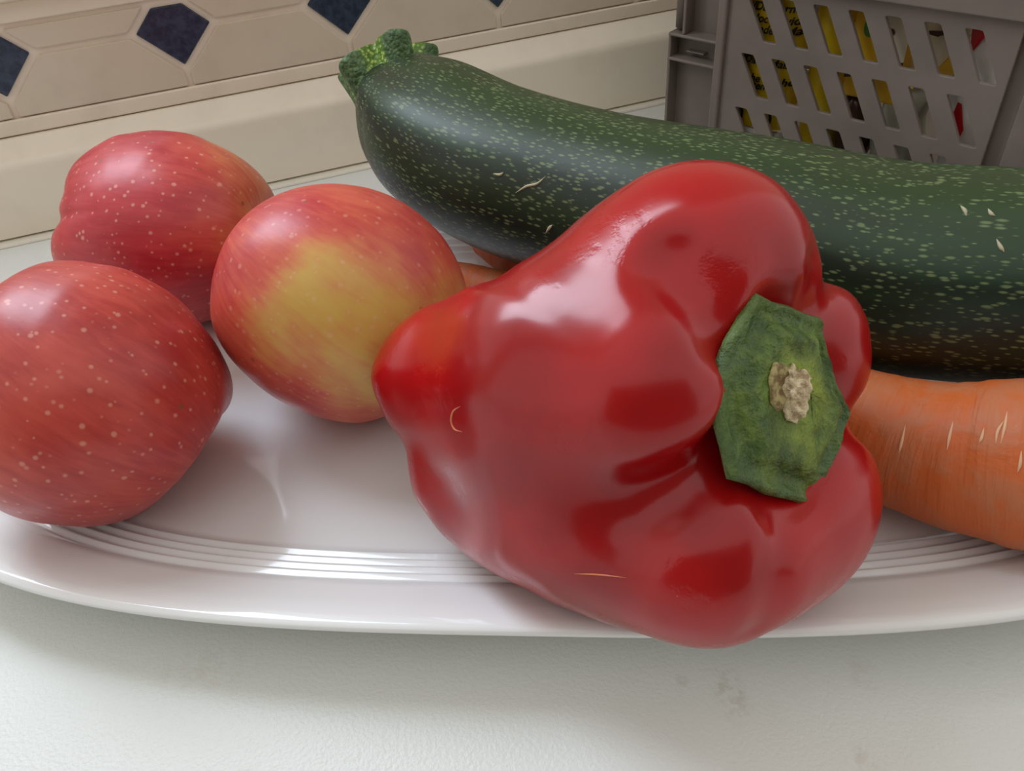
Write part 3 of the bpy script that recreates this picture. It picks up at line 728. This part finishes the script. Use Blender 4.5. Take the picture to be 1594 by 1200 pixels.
m_cream = glossy('cream_film', srgb(232, 222, 196)); m_white = glossy('white_film', srgb(236, 232, 224)); m_brown = glossy('brown_film', srgb(70, 46, 34)); m_red = glossy('red_print', srgb(190, 26, 36)); m_ink = plain('black_ink', srgb(22, 20, 18), .6); m_green = plain('green_print', srgb(74, 130, 52), .5)
m_wrap = glossy('clear_grey_film', srgb(176, 172, 150))
def surf_n(s, s0, s1, n, depth, p=4.0):
    a = (s - (s0 + s1) / 2) / ((s1 - s0) / 2); return n - depth / 2 * max(0, 1 - abs(a) ** p) ** .5
def decal(name, poly, nf, mat, root, off=.0004):
    V = [cp(s, nf(s) - off, z) for s, z in poly] + [cp(s, nf(s) - off + .0003, z) for s, z in poly]; n = len(poly)
    F = [tuple(range(n)), tuple(range(2 * n - 1, n - 1, -1))] + [(i, n + i, n + (i + 1) % n, (i + 1) % n) for i in range(n)]
    return under(mesh_obj(name, V, F, mat, smooth=False), root)
def text_on(txt, s, z, size, nf, root):
    cu = bpy.data.curves.new('print', 'FONT'); cu.body = txt; cu.size = size; cu.shear = .25; cu.offset = .00012; cu.extrude = .00008
    tmp = bpy.data.objects.new('print_tmp', cu); COL.objects.link(tmp); dg = bpy.context.evaluated_depsgraph_get(); dg.update()
    me = bpy.data.meshes.new_from_object(tmp.evaluated_get(dg)); bpy.data.objects.remove(tmp, do_unlink=True)
    V = [cp(s + v.co.x, nf(s + v.co.x) - .0005 - v.co.z, z + v.co.y) for v in me.vertices]; F = [tuple(p.vertices) for p in me.polygons]
    return under(mesh_obj('lettering', V, F, m_ink, smooth=False), root)
# yellow printed bag
CB = CB - CX * .0070
b0, b1, bn, bd = -.0305, .0000, .0160, .018
r = pack_root('coffee_bag', -.022, bn, .004, 'yellow bag with black italic lettering and white foot in the crate', 'bag')
pillow('bag_film', b0, b1, bn, bd, .004, .108, m_yel, r)
nf = lambda s: surf_n(s, b0, b1, bn, bd) - .0012
decal('white_foot', [(b0 + .004 + i * .0024, .0045) for i in range(12)] + [(b1 - .0006 - i * .0024, .0195) for i in range(12)], nf, m_white, r, .0003)
for zz in (.0105, .0130, .0155): decal('stripe', [(b0 + .004 + i * .0024, zz) for i in range(12)] + [(b1 - .0006 - i * .0024, zz + .0009) for i in range(12)], nf, m_ink, r, .0006)
for txt, s, z in [('Vo', -.0275, .0790), ('/Da', -.0235, .0735), ('f Joc', -.0240, .0685), ('hade', -.0215, .0640), ('Ville', -.0125, .0800), ('erntli', -.0105, .0740), ('wid r', -.0085, .0690), ('Malt.', -.0065, .0645), ('/Da', -.0260, .0500), ('sche', -.0245, .0420), ('lüten', -.0225, .0388), ('Malz', -.0115, .0500), ('ohe r', -.0080, .0418)]:
    text_on(txt, s, z, .0050, nf, r)
for s in (-.0275, -.0125): decal('ink_curl', [(s + .0030 + .0026 * math.cos(a), .0255 + .0042 * math.sin(a)) for a in np.linspace(-1.9, 1.9, 14)] + [(s + .0030 + .0014 * math.cos(a), .0255 + .0032 * math.sin(a)) for a in np.linspace(1.9, -1.9, 14)], nf, m_ink, r, .0006)
# plain yellow tube
def tube(name, s, n, rad, z0, z1, mat, root):
    V, F = [], []; pr = [(0, z0), (rad * .9, z0), (rad, z0 + .002), (rad, z1 - .002), (rad * .9, z1), (0, z1)]; nv = 36
    for q, z in pr:
        for j in range(nv): V.append(cp(s + max(q, 1e-5) * math.cos(2 * math.pi * j / nv), n + max(q, 1e-5) * math.sin(2 * math.pi * j / nv), z))
    return under(mesh_obj(name, V, grid_faces(len(pr), nv), mat), root)
r = pack_root('baking_tin', .0125, .0185, .004, 'plain mustard-yellow tube standing between printed bag and cartons in crate', 'tin')
tube('tin_body', .0110, .0215, .0096, .004, .100, m_yel, r); tube('tin_lid', .0110, .0215, .0099, .1002, .106, m_brown, r)
# amber carton with green leaf and brown edge
r = pack_root('sauce_carton', .0325, .020, .0400, 'amber carton printed with a green leaf, lying in the crate', 'carton')
cbox('carton_body', .0215, .0455, .0110, .0320, .0420, .0990, m_yel2, .001, r)
nf = lambda s: .0110
decal('leaf_print', [(.0255 + .0042 + .0044 * math.cos(a) * (1 if math.cos(a) > 0 else .8), .0735 + .0052 * math.sin(a) + .0015 * math.cos(a)) for a in np.linspace(0, 6.28, 22, endpoint=False)], nf, m_green, r)
decal('brown_band', [(.0216, .0545), (.0454, .0605), (.0454, .0560), (.0216, .0500)], nf, m_brown, r)
decal('cream_field', [(.0335, .0885), (.0454, .0885), (.0454, .0605), (.0375, .0600), (.0335, .0760)], nf, m_cream, r)
decal('seal_print', [(.0375 + .0018 * math.cos(a), .0715 + .0016 * math.sin(a)) for a in np.linspace(0, 6.28, 12, endpoint=False)], nf, m_brown, r, .0008)
# dark brown packet low in the crate
r = pack_root('chocolate_packet', .025, .022, .004, 'dark brown packet low in the crate beside the tube', 'packet')
pillow('packet_film', .0215, .0365, .0190, .0130, .004, .0415, m_brown, r)
# clear-grey packets
r = pack_root('noodle_packet', .047, .022, .004, 'pale greyish packet in the crate under the amber carton', 'packet')
pillow('packet_film', .0380, .0590, .0180, .0150, .004, .0480, m_wrap, r)
# cream packet with amber corner
r = pack_root('rice_packet', .054, .02, .004, 'cream packet with amber corner print next to the carton', 'packet')
pillow('packet_film', .0460, .0660, .0240, .0120, .0490, .1050, m_cream, r)
nf = lambda s: surf_n(s, .0460, .0660, .0240, .0120) - .0014
decal('oval_print', [(.0560 + .0045 * math.cos(a), .0795 + .0026 * math.sin(a)) for a in np.linspace(0, 6.28, 20, endpoint=False)], nf, glossy('tan_print', srgb(206, 170, 130)), r)
decal('ink_mark', [(.0505, .0725), (.0575, .0735), (.0580, .0725), (.0545, .0708), (.0505, .0712)], nf, m_brown, r)
decal('corner_print', [(.0560, .0560), (.0675, .0560), (.0675, .0690), (.0620, .0660)], nf, m_yel2, r)
# white packet with red triangles
r = pack_root('flour_packet', .075, .02, .004, 'white packet with red triangular print near the crate groove', 'packet')
pillow('packet_film', .0665, .0830, .0165, .0150, .004, .0990, m_white, r)
nf = lambda s: surf_n(s, .0665, .0830, .0165, .0150) - .0014
decal('red_flash', [(.0668, .0900), (.0765, .0900), (.0745, .0770), (.0705, .0690), (.0672, .0820)], nf, m_red, r)
decal('red_panel', [(.0668, .0500), (.0730, .0500), (.0765, .0400), (.0745, .0270), (.0668, .0330)], nf, m_red, r)

# ------------------------------------------------------------------ small natural marks on the skins
from mathutils.bvhtree import BVHTree
def skin_tree(o):
    return BVHTree.FromPolygons([tuple(v.co + o.matrix_parent_inverse.translation + o.parent.location) for v in o.data.vertices], [tuple(p.vertices) for p in o.data.polygons])
def mark(name, line, rad, mat, tree, root):
    P = []
    for u, v in line:
        d = Vector(pt(u, v, 1.0) - CAM).normalized(); h = tree.ray_cast(Vector(CAM), d)
        if h[0] is None: return
        P.append(np.array(h[0] + h[1] * rad * .15))
    C = catmull(P, 6 * len(P)); n = len(C); k = 6
    rr = [rad * max(.15, math.sin(math.pi * (i + .5) / n)) for i in range(n)]
    W = sweep(C, rr, n, k)[0]
    under(mesh_obj(name, W, grid_faces(n, k, True, True) + caps(n, k), mat), root)
m_scar = plain('corky_scar', srgb(206, 120, 80), .6); m_scratch = plain('dry_scratch', srgb(176, 172, 140), .7); m_cork = plain('tan_scar', srgb(226, 178, 140), .7)
ptree = skin_tree(bpy.data.objects['flesh'])
mark('scar', [(717, 632), (706, 640), (703, 655), (708, 668), (720, 672)], .00028, m_scar, ptree, proot)
mark('scar', [(893, 893), (930, 894), (975, 899)], .0002, m_scar, ptree, proot)
zsk = [o for o in zroot.children if o.name.startswith('skin')][0]; ztree = skin_tree(zsk)
for ln in ([(803, 300), (820, 290), (836, 286), (850, 274)], [(768, 270), (778, 272), (784, 268)], [(850, 362), (856, 354), (860, 350)], [(1538, 325), (1543, 333), (1549, 336)], [(1495, 320), (1502, 328), (1504, 336)], [(1551, 372), (1558, 385), (1563, 392)]):
    mark('scratch', ln, .0005, m_scratch, ztree, zroot)
croot_ = [o for o in bpy.data.objects if o.get('category') == 'carrot' and 'thick' in o['label']][0]
ctree = skin_tree([o for o in croot_.children if o.name.startswith('root')][0])
for ln in ([(1568, 640), (1564, 665), (1558, 690)], [(1550, 690), (1553, 672), (1563, 655)], [(1590, 700), (1588, 722), (1584, 735)], [(1484, 655), (1478, 680), (1474, 700)], [(1410, 660), (1403, 690), (1399, 705)], [(1532, 665), (1528, 682), (1524, 690)]):
    mark('root_scar', ln, .0004, m_cork, ctree, croot_)
